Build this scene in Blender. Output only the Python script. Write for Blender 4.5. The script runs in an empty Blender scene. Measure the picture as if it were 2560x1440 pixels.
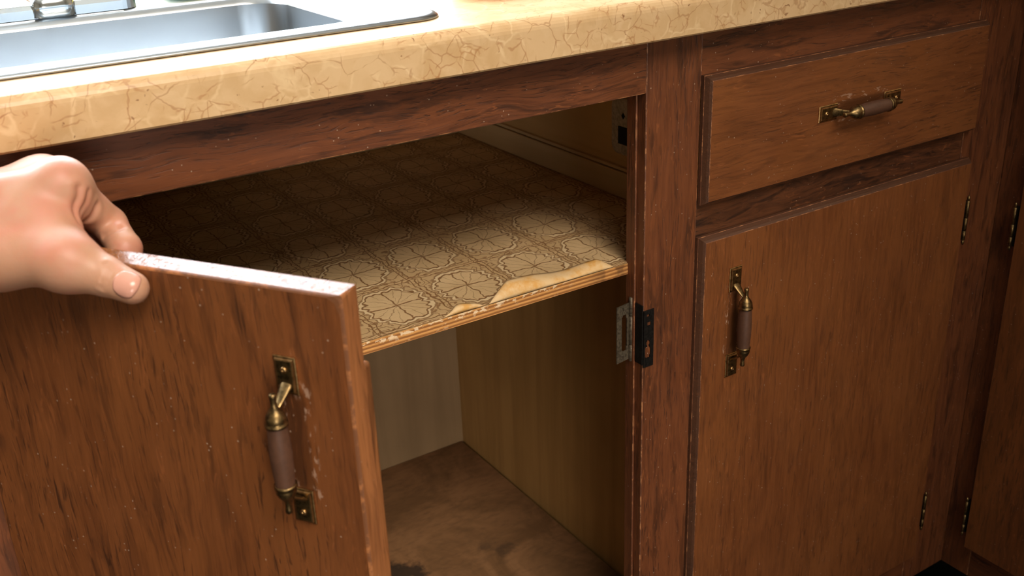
import bpy, bmesh, math, random
import numpy as np
from mathutils import Vector, Matrix

random.seed(4)
scene = bpy.context.scene
COL = scene.collection
R = math.radians

# ------------------------------------------------------------------ camera
cam_data = bpy.data.cameras.new('camera')
cam = bpy.data.objects.new('camera', cam_data)
COL.objects.link(cam)
cam.location = (-0.5620, -0.6716, 1.0353)
cam.rotation_euler = (1.15755, 0.03732, -0.57647)
cam_data.sensor_width = 36.0
cam_data.lens = 36.78
cam_data.clip_start = 0.02
cam_data.dof.use_dof = True
cam_data.dof.focus_distance = 0.86
cam_data.dof.aperture_fstop = 14.0
scene.camera = cam

# ------------------------------------------------------------------ world, lights, exposure
world = bpy.data.worlds.new('world')
scene.world = world
world.use_nodes = True
wn = world.node_tree
wn.nodes.clear()
wo = wn.nodes.new('ShaderNodeOutputWorld')
wb = wn.nodes.new('ShaderNodeBackground')
sky = wn.nodes.new('ShaderNodeTexSky')
sky.sky_type = 'NISHITA'
sky.sun_elevation = R(38)
sky.sun_rotation = R(150)
sky.sun_disc = False
wb.inputs['Strength'].default_value = 0.9
wn.links.new(sky.outputs['Color'], wb.inputs['Color'])
wn.links.new(wb.outputs['Background'], wo.inputs['Surface'])


def area(name, loc, target, sx, sy, power, color):
    l = bpy.data.lights.new(name, 'AREA')
    l.shape = 'RECTANGLE'
    l.size = sx
    l.size_y = sy
    l.energy = power
    l.color = color
    o = bpy.data.objects.new(name, l)
    COL.objects.link(o)
    o.location = loc
    o.rotation_euler = (Vector(target) - Vector(loc)).to_track_quat('-Z', 'Y').to_euler()
    return o


# daylight falling in through the window above the sink
area('window_daylight', (-0.56, 0.72, 1.46), (-0.56, -1.0, 1.30), 1.48, 0.98, 108.0, (0.84, 0.92, 1.0))
# warm ceiling lamp of the kitchen, in front of the cabinets
lamp = area('ceiling_lamp', (-0.42, -1.30, 2.30), (-0.42, 0.0, 0.84), 1.05, 1.05, 8.6, (1.0, 0.90, 0.78))
lamp.data.spread = R(54)
# added fill from behind the camera, low and level, to brighten the cabinet inside
fill_light = area('interior_fill', (-1.0, -2.7, 0.66), (-0.25, 0.2, 0.48), 0.9, 0.6, 1.5, (1.0, 0.93, 0.84))
fill_light.data.spread = R(32)

scene.cycles.max_bounces = 7
scene.cycles.diffuse_bounces = 4
scene.cycles.glossy_bounces = 4
scene.view_settings.view_transform = 'Standard'
scene.view_settings.look = 'None'
scene.view_settings.exposure = -0.35
scene.view_settings.gamma = 1.0
scene.view_settings.use_curve_mapping = False

# ------------------------------------------------------------------ node helpers


class NT:
    def __init__(self, name):
        self.m = bpy.data.materials.new(name)
        self.m.use_nodes = True
        self.t = self.m.node_tree
        self.t.nodes.clear()
        self.out = self.t.nodes.new('ShaderNodeOutputMaterial')
        self.b = self.t.nodes.new('ShaderNodeBsdfPrincipled')
        self.t.links.new(self.b.outputs[0], self.out.inputs[0])

    def n(self, t):
        return self.t.nodes.new(t)

    def link(self, a, b):
        self.t.links.new(a, b)

    def put(self, sock, v):
        if isinstance(v, bpy.types.NodeSocket):
            self.link(v, sock)
        else:
            sock.default_value = v

    def math(self, op, a, b=0.0, c=0.0, clamp=False):
        x = self.n('ShaderNodeMath')
        x.operation = op
        x.use_clamp = clamp
        self.put(x.inputs[0], a)
        self.put(x.inputs[1], b)
        self.put(x.inputs[2], c)
        return x.outputs[0]

    def vmath(self, op, a, b=(0, 0, 0)):
        x = self.n('ShaderNodeVectorMath')
        x.operation = op
        self.put(x.inputs[0], a)
        self.put(x.inputs[1], b)
        return x.outputs[0]

    def coords(self, randomise=True):
        tc = self.n('ShaderNodeTexCoord').outputs['Object']
        if not randomise:
            return tc
        oi = self.n('ShaderNodeObjectInfo')
        s = self.n('ShaderNodeVectorMath')
        s.operation = 'SCALE'
        s.inputs[0].default_value = (1.7, 2.3, 3.1)
        self.link(oi.outputs['Random'], s.inputs['Scale'])
        return self.vmath('ADD', tc, s.outputs[0])

    def scale(self, co, v):
        return self.vmath('MULTIPLY', co, v)

    def noise(self, co, scale=1.0, detail=3.0, rough=0.55, dist=0.0, color=False):
        x = self.n('ShaderNodeTexNoise')
        self.put(x.inputs['Vector'], co)
        x.inputs['Scale'].default_value = scale
        x.inputs['Detail'].default_value = detail
        x.inputs['Roughness'].default_value = rough
        x.inputs['Distortion'].default_value = dist
        return x.outputs['Color' if color else 'Fac']

    def voronoi(self, co, scale, feature='F1', rnd=1.0):
        x = self.n('ShaderNodeTexVoronoi')
        x.feature = feature
        self.put(x.inputs['Vector'], co)
        x.inputs['Scale'].default_value = scale
        x.inputs['Randomness'].default_value = rnd
        return x.outputs['Distance']

    def smooth(self, v, lo, hi, a=0.0, b=1.0):
        x = self.n('ShaderNodeMapRange')
        x.interpolation_type = 'SMOOTHSTEP'
        self.put(x.inputs['Value'], v)
        x.inputs['From Min'].default_value = lo
        x.inputs['From Max'].default_value = hi
        x.inputs['To Min'].default_value = a
        x.inputs['To Max'].default_value = b
        return x.outputs[0]

    def mix(self, f, a, b, mode='MIX'):
        x = self.n('ShaderNodeMix')
        x.data_type = 'RGBA'
        x.blend_type = mode
        self.put(x.inputs[0], f)
        for s, v in ((x.inputs[6], a), (x.inputs[7], b)):
            self.put(s, (*v, 1.0) if isinstance(v, tuple) and len(v) == 3 else v)
        return x.outputs[2]

    def bump(self, h, strength=0.2, dist=0.001, normal=None):
        x = self.n('ShaderNodeBump')
        x.inputs['Strength'].default_value = strength
        x.inputs['Distance'].default_value = dist
        self.put(x.inputs['Height'], h)
        if normal is not None:
            self.link(normal, x.inputs['Normal'])
        return x.outputs[0]

    def set(self, **k):
        for a, v in k.items():
            s = self.b.inputs[a.replace('_', ' ')]
            if isinstance(v, tuple) and len(v) == 3 and s.type == 'RGBA':
                v = (*v, 1.0)
            self.put(s, v)
        return self.m


def srgb(r, g, b):
    return tuple((c / 255 / 12.92) if c <= 10 else ((c / 255 + 0.055) / 1.055) ** 2.4 for c in (r, g, b))


def axis_scale(axis, along, across):
    v = [across] * 3
    v['XYZ'.index(axis)] = along
    return tuple(v)


def wood(name, axis, dark, mid, light, pore=(0.018, 0.008, 0.005), rough=0.42, speck=1.0, wavy=1.0, gloss=0.5, pamt=0.55, streak=0.35, patch=None):
    t = NT(name)
    co = t.coords()
    warp = t.noise(t.scale(co, axis_scale(axis, 9, 22)), 1.0, 2.0, color=True)
    warp = t.vmath('SUBTRACT', warp, (0.5, 0.5, 0.5))
    sc = t.n('ShaderNodeVectorMath')
    sc.operation = 'SCALE'
    t.link(warp, sc.inputs[0])
    sc.inputs['Scale'].default_value = 0.012 * wavy
    cw = t.vmath('ADD', co, sc.outputs[0])
    fig = t.noise(t.scale(cw, axis_scale(axis, 1.4, 11)), 1.0, 3.0, 0.5, 0.5)
    ring = t.math('MULTIPLY_ADD', t.math('SINE', t.math('MULTIPLY', fig, 85.0)), 0.5, 0.5)
    fib = t.noise(t.scale(cw, axis_scale(axis, 14, 330)), 1.0, 4.0, 0.65)
    porn = t.noise(t.scale(cw, axis_scale(axis, 42, 560)), 1.0, 3.0, 0.6, 0.5)
    zone = t.smooth(t.noise(t.scale(cw, axis_scale(axis, 6, 26)), 1.0, 3.0), 0.36, 0.66)
    pores = t.math('MULTIPLY', t.smooth(porn, 0.545, 0.66), t.math('MULTIPLY_ADD', zone, 0.75, 0.25))
    blotch = t.smooth(t.noise(t.scale(co, axis_scale(axis, 5, 11)), 1.0, 4.0, 0.6, 0.4), 0.35, 0.68)
    c = t.mix(t.math('MULTIPLY_ADD', ring, 0.30, t.math('MULTIPLY', t.smooth(fib, 0.28, 0.70), 0.70)), dark, mid)
    c = t.mix(t.math('MULTIPLY', blotch, 0.55), c, light)
    c = t.mix(t.math('MULTIPLY', pores, pamt), c, pore)
    st = t.noise(t.scale(cw, axis_scale(axis, 13, 95)), 1.0, 4.0, 0.62, 0.7)
    c = t.mix(t.math('MULTIPLY', t.smooth(st, 0.50, 0.66), streak), c, pore)
    if patch:
        # old finish left darker behind the pull, with pale rubbed flecks at its ends
        px, pz, hx, hz = patch
        raw = t.coords(False)
        sx = t.n('ShaderNodeSeparateXYZ')
        t.link(t.vmath('ADD', raw, t.vmath('MULTIPLY', t.vmath('SUBTRACT', t.noise(raw, 150.0, 3.0, color=True), (0.5, 0.5, 0.5)), (0.004, 0.0, 0.004))), sx.inputs[0])
        ux = t.math('ABSOLUTE', t.math('SUBTRACT', sx.outputs[0], px))
        uz = t.math('ABSOLUTE', t.math('SUBTRACT', sx.outputs[2], pz))
        inx = t.math('MULTIPLY', t.smooth(ux, hx - 0.0012, hx + 0.0012, 1.0, 0.0), t.smooth(uz, hz - 0.0015, hz + 0.0015, 1.0, 0.0))
        c = t.mix(t.math('MULTIPLY', inx, 0.5), c, srgb(52, 28, 14))
        ring_d = t.math('MULTIPLY', t.smooth(ux, hx + 0.003, hx + 0.006, 1.0, 0.0), t.smooth(uz, hz + 0.003, hz + 0.008, 1.0, 0.0))
        endz = t.smooth(t.math('MAXIMUM', t.math('DIVIDE', ux, hx), t.math('DIVIDE', uz, hz)), 0.80, 0.98)
        fleck = t.smooth(t.noise(t.scale(raw, axis_scale(axis, 150, 420)), 1.0, 3.0, 0.6), 0.56, 0.64)
        c = t.mix(t.math('MULTIPLY', t.math('MULTIPLY', ring_d, endz), t.math('MULTIPLY', fleck, 0.55)), c, srgb(190, 156, 132))
    # dust specks and fine scratches in the old varnish
    sp = t.math('LESS_THAN', t.voronoi(co, 190.0), 0.105)
    spm = t.smooth(t.noise(co, 60.0, 2.0), 0.50, 0.60)
    c = t.mix(t.math('MULTIPLY', t.math('MULTIPLY', sp, spm), 0.55 * speck), c, (0.55, 0.40, 0.29))
    hair = t.noise(t.scale(cw, axis_scale(axis, 55, 330)), 1.0, 2.0, 0.5, 1.2)
    hairm = t.math('MULTIPLY', t.smooth(hair, 0.60, 0.68), t.smooth(t.noise(co, 24.0, 2.0), 0.42, 0.6))
    c = t.mix(t.math('MULTIPLY', hairm, 0.34 * speck), c, srgb(160, 94, 52))
    h = t.math('SUBTRACT', t.math('MULTIPLY', fib, 0.5), pores)
    h = t.math('ADD', h, t.math('MULTIPLY', t.noise(co, 40.0, 3.0), 0.5))
    rg = t.math('MULTIPLY_ADD', t.noise(co, 30.0, 3.0), 0.22, rough - 0.11)
    return t.set(Base_Color=c, Roughness=rg, Normal=t.bump(h, 0.35, 0.0006), Specular_IOR_Level=gloss)


def worn(name, base, bare, lo=0.48, hi=0.60):
    t = NT(name)
    co = t.coords()
    f = t.smooth(t.noise(co, 95.0, 4.0, 0.7), lo, hi)
    return t.set(Base_Color=t.mix(f, base, bare), Roughness=0.55)


FR_D, FR_M, FR_L = srgb(84, 45, 26), srgb(116, 66, 38), srgb(126, 72, 40)
DO_D, DO_M, DO_L = srgb(102, 57, 29), srgb(126, 73, 38), srgb(134, 80, 41)
M = {}
M['frame_x'] = wood('frame_wood_horizontal', 'X', FR_D, FR_M, FR_L, wavy=1.8, pamt=0.7, streak=0.62)
M['frame_z'] = wood('frame_wood_vertical', 'Z', FR_D, FR_M, FR_L, pamt=0.65, streak=0.5)
M['mid_rail'] = wood('weathered_rail_wood', 'X', srgb(52, 30, 19), srgb(100, 58, 34), srgb(112, 66, 38), wavy=2.6, pamt=0.7, streak=0.8)
M['door_open'] = wood('open_door_wood', 'Z', DO_D, DO_M, DO_L, rough=0.38, pamt=0.7, patch=(0.2460, 0.7475, 0.0062, 0.0300))
M['door_z'] = wood('door_wood_vertical', 'Z', DO_D, DO_M, DO_L, rough=0.40, streak=0.2, pamt=0.45, patch=(0.1035, 0.5895, 0.0068, 0.0345))
M['door_side'] = wood('corner_door_wood', 'Z', DO_D, DO_M, DO_L, rough=0.40, pamt=0.6)
M['door_x'] = wood('drawer_wood_horizontal', 'X', DO_D, DO_M, DO_L, rough=0.42, pamt=0.55, streak=0.25, patch=(0.2600, 0.7775, 0.0345, 0.0085))
M['lip'] = wood('lip_wood', 'X', srgb(70, 44, 30), srgb(88, 57, 40), srgb(92, 60, 42), rough=0.36, speck=0.6, pamt=0.2, streak=0.1, wavy=0.3)
M['edge_wood'] = wood('rubbed_edge_wood', 'Z', srgb(112, 68, 40), srgb(154, 98, 58), srgb(166, 106, 62), rough=0.22, speck=0.2, pamt=0.3, streak=0.5)
M['worn'] = worn('worn_edge', srgb(104, 62, 40), srgb(178, 120, 78), 0.47, 0.64)
M['worn_soft'] = worn('rubbed_edge', srgb(112, 68, 38), srgb(172, 108, 60), 0.46, 0.70)


def ply(name, axis, a, b, rough=0.6):
    t = NT(name)
    co = t.coords()
    g = t.noise(t.scale(co, axis_scale(axis, 2.2, 38)), 1.0, 4.0, 0.6, 0.4)
    bl = t.noise(co, 7.0, 3.0)
    c = t.mix(t.smooth(g, 0.3, 0.7), a, b)
    c = t.mix(t.math('MULTIPLY', t.smooth(bl, 0.4, 0.7), 0.35), c, tuple(x * 0.72 for x in a))
    return t.set(Base_Color=c, Roughness=rough, Normal=t.bump(g, 0.12, 0.0006))


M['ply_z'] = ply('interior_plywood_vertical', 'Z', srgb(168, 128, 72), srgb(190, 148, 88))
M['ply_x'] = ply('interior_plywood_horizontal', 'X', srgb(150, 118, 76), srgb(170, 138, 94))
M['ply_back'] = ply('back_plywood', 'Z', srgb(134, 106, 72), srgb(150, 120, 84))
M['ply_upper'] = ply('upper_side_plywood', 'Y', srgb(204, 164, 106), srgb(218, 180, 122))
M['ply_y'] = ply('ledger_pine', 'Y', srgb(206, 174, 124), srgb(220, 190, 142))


def mat_floor_board():
    t = NT('stained_hardboard')
    co = t.coords(False)
    n1 = t.noise(co, 11.0, 5.0, 0.65, 0.8)
    n2 = t.noise(t.scale(co, (60, 150, 60)), 1.0, 3.0)
    c = t.mix(t.smooth(n1, 0.35, 0.68), srgb(112, 78, 44), srgb(146, 104, 66))
    c = t.mix(t.math('MULTIPLY', t.smooth(n2, 0.45, 0.7), 0.3), c, srgb(86, 60, 34))
    wob = t.vmath('ADD', co, t.vmath('MULTIPLY', t.vmath('SUBTRACT', t.noise(co, 26.0, 5.0, 0.7, color=True), (0.5, 0.5, 0.5)), (0.09, 0.06, 0.0)))
    for (x, y, r) in ((-0.160, 0.275, 0.030), (-0.012, 0.243, 0.002), (-0.19, 0.23, 0.034), (-0.03, 0.262, 0.0)):
        dd = t.n('ShaderNodeVectorMath')
        dd.operation = 'DISTANCE'
        t.link(wob, dd.inputs[0])
        dd.inputs[1].default_value = (x, y, 0.213)
        c = t.mix(t.smooth(dd.outputs['Value'], r, r + 0.016, 0.85 if r > 0.01 else 0.5, 0.0), c, srgb(30, 22, 15))
    return t.set(Base_Color=c, Roughness=0.75, Normal=t.bump(n1, 0.2, 0.002))


M['hardboard'] = mat_floor_board()


def mat_laminate():
    t = NT('marbled_laminate')
    co = t.coords(False)

    def warp(amt, scale, seed):
        v = t.vmath('SUBTRACT', t.noise(t.vmath('ADD', co, seed), scale, 4.0, 0.6, color=True), (0.5, 0.5, 0.5))
        return t.vmath('ADD', t.vmath('ADD', co, seed), t.vmath('MULTIPLY', v, (amt, amt, amt)))
    cw = warp(0.030, 30.0, (0, 0, 0))
    cl = t.noise(cw, 24.0, 4.0, 0.55, 1.0)
    c = t.mix(t.smooth(cl, 0.34, 0.66), srgb(204, 168, 122), srgb(218, 184, 140))
    pat = t.n('ShaderNodeTexVoronoi')
    t.link(cw, pat.inputs['Vector'])
    pat.inputs['Scale'].default_value = 48.0
    pv = t.n('ShaderNodeSeparateColor')
    t.link(pat.outputs['Color'], pv.inputs[0])
    c = t.mix(t.math('MULTIPLY', pv.outputs[0], 0.22), c, srgb(196, 152, 98))
    e0 = t.voronoi(warp(0.02, 26.0, (9, 2, 4)), 40.0, 'DISTANCE_TO_EDGE')
    c = t.mix(t.math('MULTIPLY', t.math('MULTIPLY', t.smooth(e0, 0.0, 0.06, 1.0, 0.0), t.smooth(t.noise(co, 36.0, 2.0), 0.42, 0.6)), 0.38), c, srgb(242, 214, 168))

    def vein(scale, w, seed, msc, lo, amt, col):
        e = t.voronoi(warp(0.020, 22.0, seed), scale, 'DISTANCE_TO_EDGE')
        m = t.smooth(t.noise(t.vmath('ADD', co, (seed[1], seed[2], seed[0])), msc, 2.0), lo, lo + 0.10)
        return t.mix(t.math('MULTIPLY', t.math('MULTIPLY', t.smooth(e, w * 0.25, w, 1.0, 0.0), m), amt), c, col)
    c = vein(34.0, 0.020, (3.1, 1.7, 0.4), 46.0, 0.46, 0.42, srgb(150, 94, 50))
    c = vein(58.0, 0.036, (0.3, 4.7, 2.4), 60.0, 0.50, 0.45, srgb(160, 102, 56))
    c = vein(85.0, 0.050, (6.3, 0.7, 5.4), 60.0, 0.55, 0.45, srgb(166, 108, 60))
    dt = t.smooth(t.voronoi(cw, 170.0), 0.10, 0.20, 1.0, 0.0)
    dm = t.smooth(t.noise(t.vmath('ADD', co, (2, 7, 1)), 40.0, 2.0), 0.53, 0.62)
    c = t.mix(t.math('MULTIPLY', t.math('MULTIPLY', dt, dm), 0.75), c, srgb(122, 72, 40))
    return t.set(Base_Color=c, Roughness=0.30, Normal=t.bump(t.noise(co, 300.0, 2.0), 0.05, 0.0003), Specular_IOR_Level=0.5)


M['laminate'] = mat_laminate()


def mat_metal(name, col, rough, var=0.1, scale=120.0, tarnish=None, metal=1.0, stretch=(1, 1, 1), bump=0.06):
    t = NT(name)
    co = t.coords()
    n = t.noise(t.scale(co, stretch), scale, 4.0, 0.6)
    c = col
    if tarnish:
        c = t.mix(t.smooth(t.noise(co, scale * 1.3, 4.0, 0.7), 0.38, 0.66), col, tarnish)
    return t.set(Base_Color=c, Metallic=metal, Roughness=t.math('MULTIPLY_ADD', n, var, rough - var / 2), Normal=t.bump(n, bump, 0.0004))


M['steel'] = mat_metal('brushed_steel', (0.42, 0.44, 0.45), 0.30, 0.10, 90.0, bump=0.008)
M['chrome'] = mat_metal('chrome', (0.72, 0.76, 0.78), 0.16, 0.08, 60.0)
M['brass'] = mat_metal('aged_brass', srgb(150, 122, 80), 0.38, 0.2, 260.0, tarnish=srgb(96, 78, 52))
M['brass_edge'] = mat_metal('rubbed_brass', srgb(206, 166, 112), 0.34, 0.2, 260.0, tarnish=srgb(160, 122, 76))
M['hinge_steel'] = mat_metal('tarnished_steel', srgb(112, 100, 82), 0.45, 0.2, 300.0, tarnish=srgb(72, 62, 50), metal=0.5)
M['hinge_black'] = mat_metal('black_iron', srgb(38, 34, 31), 0.5, 0.2, 300.0, tarnish=srgb(18, 16, 15), metal=0.6)
M['bracket'] = mat_metal('galvanised_steel', srgb(206, 196, 176), 0.55, 0.2, 200.0, tarnish=srgb(168, 156, 136), metal=0.1)


def mat_plain(name, col, rough=0.6, noise_scale=80.0, amount=0.25, spec=0.5, bump=0.1):
    t = NT(name)
    co = t.coords()
    n = t.noise(co, noise_scale, 4.0, 0.6)
    c = t.mix(t.math('MULTIPLY', t.smooth(n, 0.35, 0.68), amount), col, tuple(x * 0.55 for x in col))
    return t.set(Base_Color=c, Roughness=rough, Specular_IOR_Level=spec, Normal=t.bump(n, bump, 0.0005))


M['grip'] = mat_plain('dark_turned_wood', srgb(88, 57, 40), 0.52, 300.0, 0.5)
M['dark_hole'] = mat_plain('dark_recess', srgb(20, 16, 13), 0.8)  # near-black colour stands in for the shade inside holes and gaps
M['wall'] = mat_plain('painted_plaster', srgb(168, 154, 132), 0.7, 30.0, 0.08)
M['ceiling'] = mat_plain('white_ceiling_paint', srgb(214, 210, 200), 0.8, 30.0, 0.06)
M['floor'] = mat_plain('dark_vinyl_floor', srgb(58, 52, 46), 0.45, 20.0, 0.4)
M['white_paint'] = mat_plain('white_gloss_paint', srgb(236, 236, 232), 0.35, 30.0, 0.05)
M['kick'] = mat_plain('black_kick_board', srgb(26, 24, 22), 0.6, 60.0, 0.3)
M['clay'] = mat_plain('orange_clay', srgb(214, 128, 78), 0.5, 80.0, 0.2)
M['sponge'] = mat_plain('yellow_foam', srgb(226, 206, 96), 0.85, 260.0, 0.5, bump=0.5)
M['scour'] = mat_plain('green_scouring_fibre', srgb(52, 112, 84), 0.9, 400.0, 0.6, bump=0.6)
M['nail'] = mat_plain('fingernail', srgb(206, 150, 130), 0.22, 120.0, 0.06, bump=0.03)


def mat_glass():
    t = NT('window_glass')
    tr = t.n('ShaderNodeBsdfTransparent')
    gl = t.n('ShaderNodeBsdfGlossy')
    gl.inputs['Roughness'].default_value = 0.02
    mx = t.n('ShaderNodeMixShader')
    mx.inputs[0].default_value = 0.06
    t.link(tr.outputs[0], mx.inputs[1])
    t.link(gl.outputs[0], mx.inputs[2])
    t.link(mx.outputs[0], t.out.inputs[0])
    return t.m


M['glass'] = mat_glass()


def mat_skin():
    t = NT('skin')
    co = t.coords(False)
    n = t.noise(co, 38.0, 4.0, 0.55)
    n2 = t.noise(co, 95.0, 3.0, 0.6)
    c = t.mix(t.smooth(n, 0.36, 0.66), srgb(188, 140, 112), srgb(194, 130, 106))
    c = t.mix(t.math('MULTIPLY', t.smooth(n2, 0.45, 0.7), 0.25), c, srgb(184, 132, 96))
    fine = t.voronoi(co, 900.0, 'DISTANCE_TO_EDGE')
    h = t.math('ADD', t.math('MULTIPLY', fine, 0.5), t.noise(co, 420.0, 3.0))
    return t.set(Base_Color=c, Roughness=0.46, Subsurface_Weight=0.18, Subsurface_Radius=(0.010, 0.004, 0.002), Subsurface_Scale=0.35,
                 Normal=t.bump(h, 0.16, 0.0005), Specular_IOR_Level=0.45)


M['skin'] = mat_skin()


def mat_liner():
    """embossed patterned shelf paper: square panels crossed by diagonals, scalloped frames, curls between"""
    t = NT('patterned_shelf_paper')
    co = t.coords(False)
    wob = t.vmath('MULTIPLY', t.vmath('SUBTRACT', t.noise(co, 70.0, 3.0, color=True), (0.5, 0.5, 0.5)), (0.010, 0.010, 0.0))
    cw = t.vmath('ADD', co, wob)
    p = t.vmath('MULTIPLY', t.vmath('SUBTRACT', cw, (-0.215, 0.067, 0.0)), (1 / 0.0705, 1 / 0.086, 1.0))
    sp = t.n('ShaderNodeSeparateXYZ')
    t.link(p, sp.inputs[0])

    def cell(v):
        f = t.math('FRACT', t.math('ADD', v, 0.5))
        return t.math('SUBTRACT', f, 0.5)
    x, y = cell(sp.outputs[0]), cell(sp.outputs[1])
    ax, ay = t.math('ABSOLUTE', x), t.math('ABSOLUTE', y)
    r = t.math('SQRT', t.math('ADD', t.math('MULTIPLY', x, x), t.math('MULTIPLY', y, y)))
    ang = t.math('ARCTAN2', y, x)

    def line(v, w):
        return t.smooth(t.math('ABSOLUTE', v), w * 0.35, w, 1.0, 0.0)
    octo = t.math('MAXIMUM', t.math('MAXIMUM', ax, ay), t.math('MULTIPLY', t.math('ADD', ax, ay), 0.70))
    scal = t.math('MULTIPLY', t.math('SINE', t.math('MULTIPLY', ang, 20.0)), 0.009)
    zig = t.math('MULTIPLY', t.math('PINGPONG', t.math('MULTIPLY', y, 1.0), 0.055), t.smooth(ax, 0.2, 0.3, 0.0, 0.75))
    oc = t.math('ADD', t.math('ADD', octo, scal), zig)
    inside = t.smooth(oc, 0.365, 0.375, 1.0, 0.0)
    diag = t.math('MAXIMUM', line(t.math('MINIMUM', ax, ay), 0.014), t.math('MULTIPLY', line(t.math('SUBTRACT', ax, ay), 0.012), 0.55))
    rays = t.math('MULTIPLY', t.math('MULTIPLY', line(t.math('SINE', t.math('MULTIPLY', ang, 8.0)), 0.22), t.smooth(r, 0.07, 0.12)), 0.4)
    frame1 = line(t.math('SUBTRACT', oc, 0.375), 0.018)
    frame2 = line(t.math('SUBTRACT', oc, 0.435), 0.018)
    # straight bands run corner to corner between the panels, with curls either side
    bands = t.math('MAXIMUM', line(t.math('SUBTRACT', ax, 0.47), 0.012), line(t.math('SUBTRACT', ay, 0.475), 0.010))
    cv = t.vmath('ADD', co, t.vmath('MULTIPLY', t.vmath('SUBTRACT', t.noise(co, 80.0, 3.0, color=True), (0.5, 0.5, 0.5)), (0.016, 0.016, 0.0)))
    curl = t.smooth(t.math('ABSOLUTE', t.math('SINE', t.math('MULTIPLY', t.voronoi(cv, 62.0), 10.0))), 0.12, 0.42, 1.0, 0.0)
    outside = t.smooth(oc, 0.442, 0.452)
    lines = t.math('MAXIMUM', t.math('MULTIPLY', inside, t.math('MAXIMUM', diag, rays)), t.math('MAXIMUM', frame1, t.math('MULTIPLY', frame2, 0.8)))
    lines = t.math('MAXIMUM', lines, t.math('MULTIPLY', outside, t.math('MAXIMUM', bands, t.math('MULTIPLY', curl, 0.8))))
    band = t.math('MULTIPLY', t.smooth(oc, 0.382, 0.390), t.smooth(oc, 0.420, 0.428, 1.0, 0.0))
    base = t.mix(t.smooth(t.noise(co, 30.0, 4.0), 0.35, 0.7), srgb(204, 172, 126), srgb(216, 184, 138))
    base = t.mix(t.math('MULTIPLY', outside, 0.25), base, srgb(160, 118, 66))
    c = t.mix(t.math('MULTIPLY', band, 0.6), base, srgb(232, 206, 162))
    grain = t.noise(t.scale(co, (60, 500, 60)), 1.0, 3.0)
    c = t.mix(t.math('MULTIPLY', t.smooth(grain, 0.5, 0.7), 0.16), c, srgb(150, 112, 66))
    c = t.mix(t.math('MULTIPLY', lines, 0.85), c, srgb(116, 72, 32))
    h = t.math('SUBTRACT', t.math('MULTIPLY', band, 0.4), lines)
    return t.set(Base_Color=c, Roughness=0.55, Normal=t.bump(h, 0.5, 0.0008))


M['liner'] = mat_liner()


def mat_liner_back():
    t = NT('paper_underside')
    co = t.coords(False)
    n = t.noise(co, 55.0, 4.0, 0.65)
    c = t.mix(t.smooth(n, 0.42, 0.68), srgb(214, 180, 132), srgb(206, 152, 76))
    return t.set(Base_Color=c, Roughness=0.7, Normal=t.bump(n, 0.15, 0.001))


M['liner_back'] = mat_liner_back()


def mat_shelf_edge():
    t = NT('raw_plywood_edge')
    co = t.coords(False)
    wob = t.noise(t.scale(co, (18, 1, 60)), 1.0, 3.0)
    sp = t.n('ShaderNodeSeparateXYZ')
    t.link(co, sp.inputs[0])
    z = t.math('MULTIPLY_ADD', wob, 0.0022, sp.outputs[2])
    lay = t.math('MULTIPLY_ADD', t.math('SINE', t.math('MULTIPLY', z, 1750.0)), 0.5, 0.5)
    fib = t.noise(t.scale(co, (30, 1, 700)), 1.0, 4.0, 0.6)
    c = t.mix(t.smooth(lay, 0.15, 0.75), srgb(146, 94, 46), srgb(210, 150, 84))
    c = t.mix(t.math('MULTIPLY', t.smooth(fib, 0.45, 0.68), 0.6), c, srgb(150, 96, 46))
    # flaked remains of cream paint, mostly along the upper arris
    top = t.smooth(sp.outputs[2], 0.6605, 0.6665)
    along = t.smooth(sp.outputs[0], -0.09, -0.055, 1.0, 0.0)
    fl = t.smooth(t.math('ADD', t.noise(t.scale(co, (110, 1, 210)), 1.0, 4.0, 0.65), t.math('MULTIPLY', top, 0.09)), 0.60, 0.635)
    fl = t.math('MULTIPLY', fl, t.math('MULTIPLY', along, t.math('MULTIPLY_ADD', top, 0.7, 0.3)))
    c = t.mix(t.math('MULTIPLY', fl, 0.9), c, srgb(236, 206, 166))
    dk = t.smooth(sp.outputs[0], -0.055, -0.02, 0.0, 0.6)
    c = t.mix(t.math('MULTIPLY', dk, t.smooth(t.noise(co, 80.0, 3.0), 0.42, 0.6)), c, srgb(70, 42, 22))
    return t.set(Base_Color=c, Roughness=0.6, Normal=t.bump(t.math('ADD', lay, t.math('MULTIPLY', fl, 2.0)), 0.3, 0.0007))


M['shelf_edge'] = mat_shelf_edge()

# ------------------------------------------------------------------ mesh helpers


def mesh_obj(name, bm, mats, parent=None, smooth=False, **props):
    me = bpy.data.meshes.new(name)
    if name != 'thumbnail':
        bmesh.ops.recalc_face_normals(bm, faces=bm.faces)
    bm.to_mesh(me)
    bm.free()
    for m in (mats if isinstance(mats, (list, tuple)) else [mats]):
        me.materials.append(M[m])
    if smooth:
        for p in me.polygons:
            p.use_smooth = True
    o = bpy.data.objects.new(name, me)
    COL.objects.link(o)
    if parent is not None:
        o.parent = parent
    for k, v in props.items():
        o[k] = v
    return o


def empty(name, loc=(0, 0, 0), **props):
    o = bpy.data.objects.new(name, None)
    o.empty_display_size = 0.05
    o.location = loc
    COL.objects.link(o)
    for k, v in props.items():
        o[k] = v
    return o


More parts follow.
